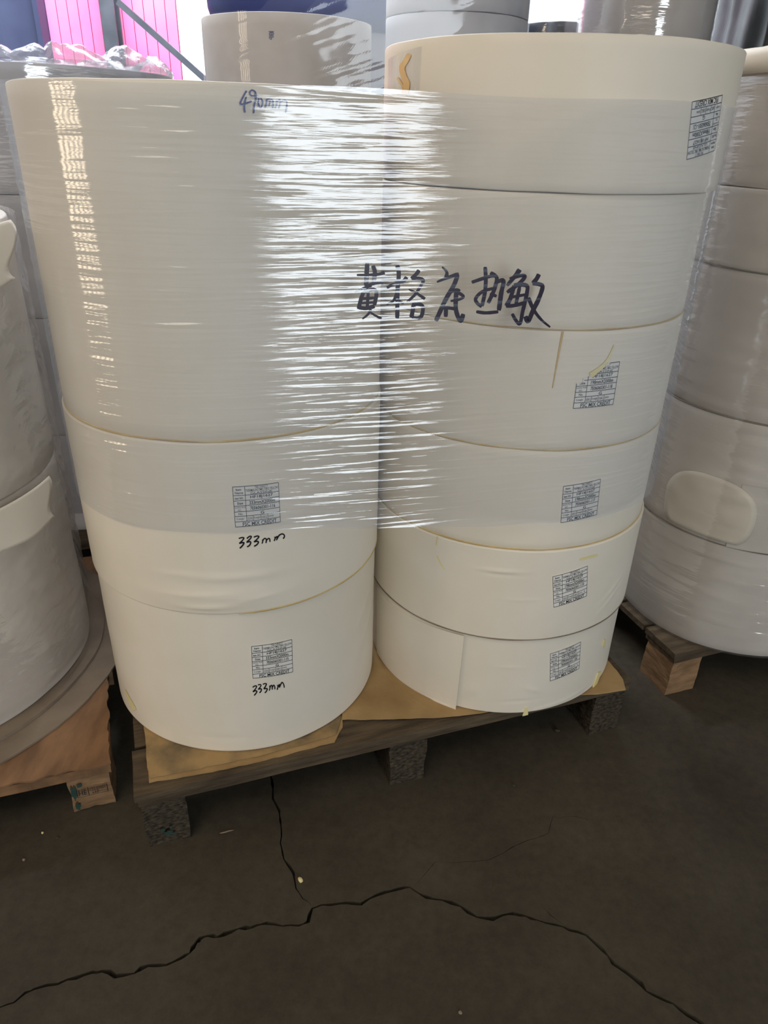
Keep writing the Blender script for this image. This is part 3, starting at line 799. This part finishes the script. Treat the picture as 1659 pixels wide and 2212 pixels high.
# five handwritten characters on the film face between the stacks (ink on the inner side)
nf = np.array([math.cos(AF), math.sin(AF), 0]); p1 = np.array([HC[0][0]+HC[0][2]*nf[0], HC[0][1]+HC[0][2]*nf[1], 1.0])+nf*.0003
def on_film(p, si=0):
    q = hit_plane((p[0], p[1]), p1+nf*.00002*si, nf); return tuple(q)
k = crop(750, 550, 3.607)
CH = [
 [([(157, 65), (151, 160), (148, 245)], 28), ([(200, 85), (216, 140), (205, 215)], 26), ([(75, 160), (150, 158), (250, 152), (292, 138)], (14, 22)), ([(150, 248), (205, 225), (280, 214)], (22, 18)),
  ([(62, 292), (130, 262), (190, 240)], (12, 22)), ([(128, 290), (108, 345), (88, 425)], 24), ([(125, 292), (200, 272), (228, 300), (212, 395)], 24), ([(165, 280), (155, 420)], 20), ([(112, 345), (215, 338)], 20),
  ([(100, 380), (215, 372)], 14), ([(85, 412), (150, 418), (215, 402)], 24), ([(185, 425), (162, 465), (118, 502)], (18, 10)), ([(180, 450), (225, 478), (268, 498)], (12, 16))],
 [([(390, 80), (402, 150), (392, 290), (390, 505)], 26), ([(308, 258), (360, 232), (438, 205), (465, 175)], (18, 24)), ([(388, 300), (358, 362), (305, 390)], (22, 12)), ([(395, 352), (440, 382)], 16),
  ([(560, 120), (540, 150), (500, 188)], 24), ([(500, 186), (570, 188), (592, 205), (575, 240), (530, 310), (465, 372)], (24, 16)), ([(478, 270), (540, 300), (606, 346)], (10, 20)),
  ([(522, 375), (510, 440), (500, 490)], 26), ([(515, 385), (570, 388), (590, 420), (578, 480), (545, 498)], 24), ([(500, 490), (570, 494)], 18)],
 [([(738, 94), (775, 135), (772, 178)], (10, 26)), ([(698, 214), (765, 186), (870, 150)], (12, 26)), ([(862, 158), (830, 240), (770, 345), (730, 430), (690, 518)], 27), ([(795, 296), (850, 275), (880, 285)], 20),
  ([(845, 285), (905, 325), (870, 350), (805, 362)], (22, 14)), ([(850, 285), (845, 400), (858, 470), (885, 516), (905, 462)], 27), ([(770, 400), (768, 486)], 26), ([(770, 412), (850, 424)], 22)],
 [([(970, 216), (1040, 192), (1110, 170), (1150, 165)], (22, 20)), ([(1075, 95), (1080, 200), (1072, 300), (1050, 402)], 24), ([(1050, 404), (1015, 380), (1002, 340), (1060, 285), (1165, 258)], (24, 18)),
  ([(1115, 140), (1165, 180), (1150, 260), (1130, 310), (1098, 378)], 24), ([(1165, 215), (1218, 202), (1200, 300), (1182, 436)], (22, 30)), ([(1112, 305), (1165, 325)], 20), ([(1005, 445), (1080, 454), (1178, 446)], 20)],
 [([(1345, 115), (1310, 165), (1245, 242)], (30, 22)), ([(1265, 190), (1345, 165), (1385, 170), (1340, 225), (1245, 295)], (22, 24)), ([(1300, 240), (1272, 340), (1238, 402)], 26),
  ([(1298, 236), (1395, 240), (1400, 300), (1368, 440), (1345, 538), (1310, 505), (1285, 460)], (26, 20)), ([(1345, 245), (1312, 400)], 22), ([(1262, 335), (1400, 310)], 18), ([(1236, 402), (1310, 395), (1390, 372)], 22),
  ([(1495, 152), (1475, 190), (1445, 225)], 26), ([(1443, 225), (1500, 232), (1522, 255), (1490, 350), (1450, 430), (1410, 518), (1388, 480)], (24, 30)), ([(1412, 335), (1450, 425), (1510, 505), (1582, 566)], (26, 12))]]
for st_ in CH:
    writing('handwritten_character', st_, k, 3.607, on_film, M_INKP, film, 1.3)

# ------------------------------------------------------------------ film-wrapped neighbours
def film_shell(name, c, z0, z1, mat, label, off=.004, amp=.002, seed=0, seg=150, rows=60, fx=9, fz=9, parent=None, rt=0, taper=0):
    x, y, r = c; V = []; F = []
    for i in range(seg):
        a = 2*PI*i/seg; ca, sa = math.cos(a), math.sin(a)
        for j in range(rows+1):
            z = z0+(z1-z0)*j/rows
            q = Vector((ca*fx*.5, sa*fx*.5, z*fz+seed*7))
            d = amp*(noise.noise(q)+.6*abs(noise.noise(q*2.3)))
            rr = r+off+max(d, -off*.7)+taper*(j/rows)
            V.append((x+rr*ca, y+rr*sa, z+(rt*noise.noise(Vector((ca*4, sa*4, seed))) if j in (0, rows) else 0)))
    n_ = rows+1
    for i in range(seg):
        k_ = (i+1) % seg
        for j in range(rows): F.append([i*n_+j, k_*n_+j, k_*n_+j+1, i*n_+j+1])
    o = mesh_obj(name, V, F, mat, parent, True)
    if label: tag(o, label, 'stretch film')
    return o
# left neighbour stack
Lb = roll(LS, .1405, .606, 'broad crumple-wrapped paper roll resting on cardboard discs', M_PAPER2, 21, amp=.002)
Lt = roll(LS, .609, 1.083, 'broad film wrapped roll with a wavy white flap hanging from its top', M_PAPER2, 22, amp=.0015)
def flap(name, par, c, zt, zb_fn, a0, a1_fn, mat, off=.006, na=40, nz_=14):
    V = []; F = []
    for o2 in (off+.0012, off):
        for j in range(nz_+1):
            v = j/nz_
            for i in range(na+1):
                u = i/na
                a = a0+(a1_fn(v)-a0)*u
                z = zt+(zb_fn(a)-zt)*v
                r = c[2]+o2+.0025*math.sin(a*17)*v
                V.append((c[0]+r*math.cos(a), c[1]+r*math.sin(a), z))
    S_ = (na+1)*(nz_+1); n_ = na+1
    for j in range(nz_):
        for i in range(na):
            q = [j*n_+i, (j+1)*n_+i, (j+1)*n_+i+1, j*n_+i+1]; F.append(q); F.append([x_+S_ for x_ in q[::-1]])
    bd = [i for i in range(na)]+[j*n_+na for j in range(nz_)]+[nz_*n_+i for i in range(na, 0, -1)]+[j*n_ for j in range(nz_, 0, -1)]
    for i in range(len(bd)):
        a, b = bd[i], bd[(i+1) % len(bd)]; F.append([a, b, b+S_, a+S_])
    return mesh_obj(name, V, F, mat, par, True)
flap('paper_flap', Lb, LS, .606, lambda a: .519+.004*math.sin(a*9), -1.7, lambda v: -.02+.035*math.sin(v*5.5+.6), M_PAPER, .019)
flap('paper_flap', Lt, LS, 1.083, lambda a: .985+.01*math.sin(a*7), -1.9, lambda v: .16-.08*v+.08*math.sin(v*6.0), M_PAPER, .021)
film_shell('stretch_film', LS, .16, 1.086, M_FILMC, 'crumpled clear film around the broad stack with white paper flaps', .0135, .0035, 4, 300, 220, 10, 34)
# right neighbour stack
RS = (.933, 1.66, .275)
zr = [.138, .421, .7165, 1.0125, 1.1615, 1.375]
rl = ['lowest film wrapped roll overhanging the reddish pallet block', 'wrapped roll with a rounded paper patch stuck on its side', 'grey film wrapped roll above the one with a rounded paper patch',
      'thin wrapped roll in the middle of the stack beside the upside-down label', 'topmost shiny wrapped roll under a white paper cap, beside the upside-down label']
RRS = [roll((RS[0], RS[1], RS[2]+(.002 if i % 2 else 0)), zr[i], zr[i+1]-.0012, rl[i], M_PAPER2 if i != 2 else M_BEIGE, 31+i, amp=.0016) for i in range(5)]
for i in range(1, 4): edge_ring((RS[0], RS[1], RS[2]+.002), zr[i], RRS[i], 40+i, 2.6, 5.6, .0009, mat=M_CARDGREY)
# rounded paper patch
ctr = hit_cyl((1525, 1100), RS); V = []; F = []
pp = []
for a in np.linspace(0, 2*PI, 48, endpoint=False):
    sx_, sz_ = .105, .085
    u = math.copysign(abs(math.cos(a))**.8, math.cos(a))*sx_; v = math.copysign(abs(math.sin(a))**.8, math.sin(a))*sz_
    pp.append((u, max(v, -.062)))
NR = 8
for o2 in (.0075, .0050):
    for q in range(NR+1):
        for u, v in pp:
            a = ctr[0]+u*q/NR/RS[2]; rr = RS[2]+o2+.003*noise.noise(Vector((u*q*3, v*q*3, 1)))*(q/NR)
            V.append((RS[0]+rr*math.cos(a), RS[1]+rr*math.sin(a), ctr[1]+v*q/NR))
K_ = 48*(NR+1)
for q in range(NR):
    for i in range(48):
        j = (i+1) % 48; f_ = [q*48+i, (q+1)*48+i, (q+1)*48+j, q*48+j]
        F.append(f_); F.append([x_+K_ for x_ in f_[::-1]])
for i in range(48):
    j = (i+1) % 48; b0 = NR*48; F.append([b0+i, b0+i+K_, b0+j+K_, b0+j])
mesh_obj('paper_patch', V, F, M_PAPER, RRS[1], True)
patch('paper_wrapper', RRS[1], (RS[0], RS[1], RS[2]+.003), [(1604, 1046), (1659, 1056), (1659, 1196), (1568, 1180)], M_PAPER2, .001, 8)
capc = [(RS[0]+(RS[2]+.012)*math.cos(a), RS[1]+(RS[2]+.012)*math.sin(a)) for a in np.linspace(0, 2*PI, 72, endpoint=False)]
V = []; F = []
prof = [(0, 1.400), (.15, 1.402), (.25, 1.400), (.284, 1.393), (.288, 1.380), (.287, 1.352), (.2815, 1.352), (.2815, 1.3765), (.15, 1.3765), (0, 1.3765)]
for i in range(72):
    a = 2*PI*i/72
    for kk, (rr, z) in enumerate(prof):
        dz = .006*noise.noise(Vector((math.cos(a)*3, math.sin(a)*3, rr*8))) if kk < 6 else 0
        V.append((RS[0]+rr*math.cos(a), RS[1]+rr*math.sin(a), z+max(dz, -.002)))
n_ = len(prof)
for i in range(72):
    j = (i+1) % 72
    for kk in range(n_-1): F.append([i*n_+kk, i*n_+kk+1, j*n_+kk+1, j*n_+kk])
mesh_obj('paper_cap', V, F, M_PAPER, RRS[4], True)
film_shell('stretch_film', RS, .142, 1.348, M_FILMR, 'clear film with fine horizontal creases round the stack with the rounded paper patch', .010, .003, 8, 180, 160, 4, 60)

# grey stack behind on the left with bunched film on top
LBK = (-.97, 2.25, .35)
zz_ = [.138, .45, .78, 1.08, 1.36]
for i in range(4):
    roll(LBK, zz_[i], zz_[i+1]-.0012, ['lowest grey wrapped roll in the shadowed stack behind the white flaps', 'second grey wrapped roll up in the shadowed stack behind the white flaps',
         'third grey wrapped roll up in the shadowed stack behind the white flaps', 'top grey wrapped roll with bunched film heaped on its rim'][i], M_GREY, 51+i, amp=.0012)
fl = film_shell('stretch_film', LBK, .20, 1.37, M_FILMB, 'bluish film around the shadowed grey stack, bunched up on its top', .006, .003, 12, 160, 90, 6, 40)
def bunched(par, c, z, hmax, seed, mat):
    """crumpled collar of gathered film on top of a stack"""
    V = []; F = []; na, nr = 220, 16
    for i in range(na):
        a = 2*PI*i/na
        h = hmax*(.55+.55*noise.noise(Vector((math.cos(a)*2.4, math.sin(a)*2.4, seed)))+.35*abs(noise.noise(Vector((math.cos(a)*7, math.sin(a)*7, seed)))))
        for j in range(nr+1):
            t = j/nr
            rr = c[2]+.008-.11*t+.016*noise.noise(Vector((math.cos(a)*13, math.sin(a)*13, t*5+seed)))
            zz2 = z-.01+max(h, .008)*math.sin(PI*min(1, t*1.05))**.8+.010*noise.noise(Vector((math.cos(a)*16, math.sin(a)*16, t*8+seed)))*t+.004
            V.append((c[0]+rr*math.cos(a), c[1]+rr*math.sin(a), max(zz2, z-.01)))
    for i in range(na):
        k_ = (i+1) % na
        for j in range(nr): F.append([i*(nr+1)+j, k_*(nr+1)+j, k_*(nr+1)+j+1, i*(nr+1)+j+1])
    return mesh_obj('bunched_film', V, F, mat, par, True)
bunched(fl, LBK, 1.366, .062, 3.3, M_FILMH)

# rolls behind the main pair
def stack(c, zs, labels, mat, seed, filmlabel=None, fmat=None, film_off=.005):
    out = []
    for i in range(len(zs)-1):
        out.append(roll(c, zs[i], zs[i+1]-.0012, labels[i], mat, seed+i, amp=.001))
    f_ = None
    if filmlabel: f_ = film_shell('stretch_film', c, zs[0]+.02, zs[-1]+.004, fmat or M_FILMB, filmlabel, film_off, .003, seed, 150, 120, 5, 45)
    return out, f_
CA = (-.375, 2.92, .285)
sa_, fa_ = stack(CA, [.138, .62, 1.09, 1.556], ['lowest wrapped roll below the one marked with a small blue character', 'middle wrapped roll below the one marked with a small blue character',
              'grey wrapped roll marked with a small blue character near its rim'], M_PAPER2, 61)
k = crop(0, 0, 2.0)
writing('handwritten_character', [([(1160, 136), (1184, 136)], 2.5), ([(1164, 141), (1164, 150), (1180, 150), (1180, 141), (1164, 141)], 2.2), ([(1170, 136), (1170, 150)], 2), ([(1175, 136), (1175, 150)], 2),
    ([(1162, 155), (1182, 155)], 2), ([(1160, 160), (1184, 160)], 2.2), ([(1172, 160), (1172, 170), (1168, 168)], 2.2), ([(1167, 163), (1162, 168)], 2)], k, 2.0, on_cyl(CA, .0009), M_INKB, sa_[2])
CB = (.200, 2.96, .242)
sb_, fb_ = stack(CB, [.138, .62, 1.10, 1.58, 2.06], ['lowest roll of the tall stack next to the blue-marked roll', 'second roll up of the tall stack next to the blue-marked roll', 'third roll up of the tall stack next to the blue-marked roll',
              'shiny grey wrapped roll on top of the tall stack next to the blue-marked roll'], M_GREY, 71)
k = crop(800, 0, 1.931)
writing('handwritten_note', [([(20, 240), (28, 262)], 3), ([(36, 238), (26, 272)], 3), ([(34, 268), (26, 280), (30, 296)], 3), ([(26, 305), (34, 300), (30, 322)], 3)], k, 1.931, on_cyl(CB, .0012), M_INK, sb_[2])
HB = [(CA[0], CA[1], CA[2]+.006), (CB[0], CB[1], CB[2]+.006)]
pb_, afb = hull_path(HB, 70, 60)
V = []; F = []; NB, RB = len(pb_), 260
sl = np.zeros(NB)
for i in range(1, NB): sl[i] = sl[i-1]+math.hypot(pb_[i][0]-pb_[i-1][0], pb_[i][1]-pb_[i-1][1])
tz = np.clip((np.array([p[0] for p in pb_])+.42)/.5, 0, 1)
Z0 = np.full(NB, .20); Z1 = 1.556+.46*tz
tt = np.linspace(0, 1, RB+1)[None, :]**.7
Zb = Z0[:, None]+(Z1-Z0)[:, None]*tt
Db = np.zeros_like(Zb)
for kx in range(420):
    s0 = rng.uniform(sl[20], sl[170]); z0 = rng.uniform(1.2, 2.0); ln = rng.uniform(.03, .2); wd = rng.uniform(.002, .004); am = rng.uniform(.15, .4)*wd
    ds = sl[:, None]-s0; sp = .32*(np.abs(ds) < 9)
    Db += am*np.exp(-(ds/ln)**2)*np.exp(-((Zb-(z0+.30*ds))/wd)**2)
for i in range(NB):
    for j in range(RB+1):
        cr_ = .0007*noise.noise(Vector((pb_[i][0]*16, pb_[i][1]*16, Zb[i, j]*14)))
        d = float(Db[i, j])+max(cr_, -.003); V.append((pb_[i][0]+pb_[i][2]*d, pb_[i][1]+pb_[i][3]*d, Zb[i, j]))
for i in range(NB):
    k_ = (i+1) % NB
    F += [[i*(RB+1)+j, k_*(RB+1)+j, k_*(RB+1)+j+1, i*(RB+1)+j+1] for j in range(RB)]
fb_ = mesh_obj('stretch_film', V, F, M_FILMT, None, True)
tag(fb_, 'slanting creased film tying the blue-marked stack to the taller grey stack', 'stretch film')
CD = (.955, 3.36, .252)
stack(CD, [.138, .60, 1.08, 1.56, 2.02], ['lowest beige roll of the stack beside the dark tarp', 'second beige roll up of the stack beside the dark tarp', 'third beige roll up of the stack beside the dark tarp',
              'beige wrapped roll with bright glare on top of the stack beside the dark tarp'], M_BEIGE, 81, 'shiny film round the beige stack beside the dark tarp')
CC = (.715, 3.80, .185)
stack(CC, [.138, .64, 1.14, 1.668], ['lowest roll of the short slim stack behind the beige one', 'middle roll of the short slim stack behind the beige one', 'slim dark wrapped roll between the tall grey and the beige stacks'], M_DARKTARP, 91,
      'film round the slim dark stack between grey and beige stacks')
# navy bundle on a tall stack
CN = (-.24, 3.80, .30)
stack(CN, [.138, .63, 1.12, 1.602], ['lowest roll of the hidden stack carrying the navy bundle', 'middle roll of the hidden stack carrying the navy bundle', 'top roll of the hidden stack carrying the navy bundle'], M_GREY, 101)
V = []; F = []
prof = [(0, 1.673), (.20, 1.673), (.37, 1.677), (.42, 1.69), (.445, 1.715), (.46, 1.76), (.465, 1.85), (.465, 2.2), (.455, 2.28), (.40, 2.33), (0, 2.34)]
for i in range(96):
    a = 2*PI*i/96
    for rr, z in prof:
        d = .006*noise.noise(Vector((math.cos(a)*3, math.sin(a)*3, z*6)))*(rr > .3)
        V.append((CN[0]-.125+(rr+d)*math.cos(a), CN[1]+(rr+d)*math.sin(a), z-.071))
n_ = len(prof)
for i in range(96):
    j = (i+1) % 96
    for kk in range(n_-1): F.append([i*n_+kk, j*n_+kk, j*n_+kk+1, i*n_+kk+1])
nb_ = mesh_obj('wrapped_bundle', V, F, M_NAVY, None, True)
tag(nb_, 'dark navy plastic covered round bundle looming above the blue-marked roll', 'bundle')
# dark tarp draped over goods at the back right
tcx, tcy, tw, td, th_ = 1.70, 3.50, .36, .33, 2.05
V = []; F = []; na, nz2 = 120, 40
for i in range(na):
    a = 2*PI*i/na; ca, sa = math.cos(a), math.sin(a)
    q = 1/max(abs(ca), abs(sa)); q = 1+(q-1)*.8
    for j in range(nz2+1):
        t = j/nz2
        z = th_*min(1, t*1.25); inn = 1 if t <= .8 else 1-(t-.8)/.2
        fold = 1+.05*math.sin(a*13+3*noise.noise(Vector((ca, sa, z))))*(1-z/th_*.7)+.05*noise.noise(Vector((ca*3, sa*3, z*4)))
        V.append((tcx+tw*q*ca*inn*fold, tcy+td*q*sa*inn*fold, z+(.03*noise.noise(Vector((ca*2, sa*2, t*5))) if t > .75 else 0)))
for i in range(na):
    k_ = (i+1) % na
    for j in range(nz2): F.append([i*(nz2+1)+j, k_*(nz2+1)+j, k_*(nz2+1)+j+1, i*(nz2+1)+j+1])
tp = mesh_obj('tarp_cover', V, F, M_DARKTARP, None, True)
tag(tp, 'creased dark grey tarp draped over goods beside the beige stack', 'tarp')

# ------------------------------------------------------------------ floor litter
def bit(name, px, size, mat, label, cat, seed, h=.002, stretch=1, ang=0):
    P = atz(px[0], px[1], 0); bm = bmesh.new(); bmesh.ops.create_icosphere(bm, subdivisions=2, radius=1)
    ca, sa = math.cos(ang), math.sin(ang)
    for v in bm.verts:
        d = 1+.35*noise.noise(v.co*2+Vector((seed, 0, 0)))
        x, y, z = v.co.x*size*stretch*d, v.co.y*size*d, max(v.co.z, -.6)*h*d
        v.co = Vector((P[0]+x*ca-y*sa, P[1]+x*sa+y*ca, z+.6*h*1.2))
    return tag(bm_obj(name, bm, mat, None, True), label, cat)
bit('wood_splinter', (490, 1797), .0016, M_CARDGREY, 'thin wood splinter lying on the floor beside the weathered block', 'splinter', 1, .0014, 9, .35)
bit('leaf_scrap', (649, 1902), .004, M_STRIP, 'curled pale scrap lying next to the floor crack', 'scrap', 2, .003, 1.6, 2.2)
bit('pebble', (92, 1800), .0025, M_STRIP, 'tiny pale crumb on the floor near the brown board pallet', 'pebble', 3)
bit('pebble', (125, 1810), .0028, M_BLOCK, 'small dark crumb near the brown board pallet', 'pebble', 4)
bit('pebble', (52, 1858), .003, M_CARDGREY, 'brownish crumb on open floor before the brown board pallet', 'pebble', 5)
bit('pebble', (1203, 1580), .005, M_BLOCK, 'dark dirt lump on the floor under the pallet edge', 'pebble', 6, .004, 1.5)
bit('pebble', (994, 2188), .003, M_CARDGREY, 'lone brown crumb on the floor beyond the long crack', 'pebble', 7)
bit('pebble', (1110, 1698), .004, M_BLOCK, 'small dark clod on the floor in front of the pallet', 'pebble', 8, .003)
# glue thread hanging from the pallet front edge
P = Vector(atz(457, 1683, .122)); V = []; F = []
for i in range(9):
    t = i/8; rr = .0007 if i < 7 else .0026
    z = P.z-.022*t
    for kk in range(6):
        a = kk*PI/3; V.append((P.x+rr*math.cos(a)+.001*math.sin(t*5), P.y+rr*math.sin(a), z))
for i in range(8):
    for kk in range(6): F.append([i*6+kk, i*6+(kk+1) % 6, i*6+6+(kk+1) % 6, i*6+6+kk])
F.append([48+kk for kk in range(6)][::-1]); F.append(list(range(6)))
mesh_obj('hanging_thread', V, F, M_STRIP, pal_main, True)

# printed stamp on the left pallet's corner block
V, F = [], []
def st_pt(u, v): return tuple(pal_local(pal_left, 1.07-.066+.058*u, -.0075, .046+.020*v))
for q in ((0, 0, 1, .05), (0, .95, 1, 1), (0, 0, .025, 1), (.975, 0, 1, 1), (.36, .0, .385, 1)):
    b = len(V); V += [st_pt(q[0], q[1]), st_pt(q[2], q[1]), st_pt(q[2], q[3]), st_pt(q[0], q[3])]; F.append([b, b+1, b+2, b+3])
for tx, u0, v0, u1, v1 in (('HE', .06, .2, .32, .85), ('CN-07050', .42, .56, .94, .86), ('HT', .5, .14, .72, .42)):
    v, f = text_mesh(tx, .01); b = len(V)
    for p in v: V.append(st_pt(u0+(u1-u0)*p[0], v0+(v1-v0)*p[1]))
    F += [[i+b for i in q] for q in f]
mesh_obj('stamp_print', V, F, M_PRINT, pal_left)
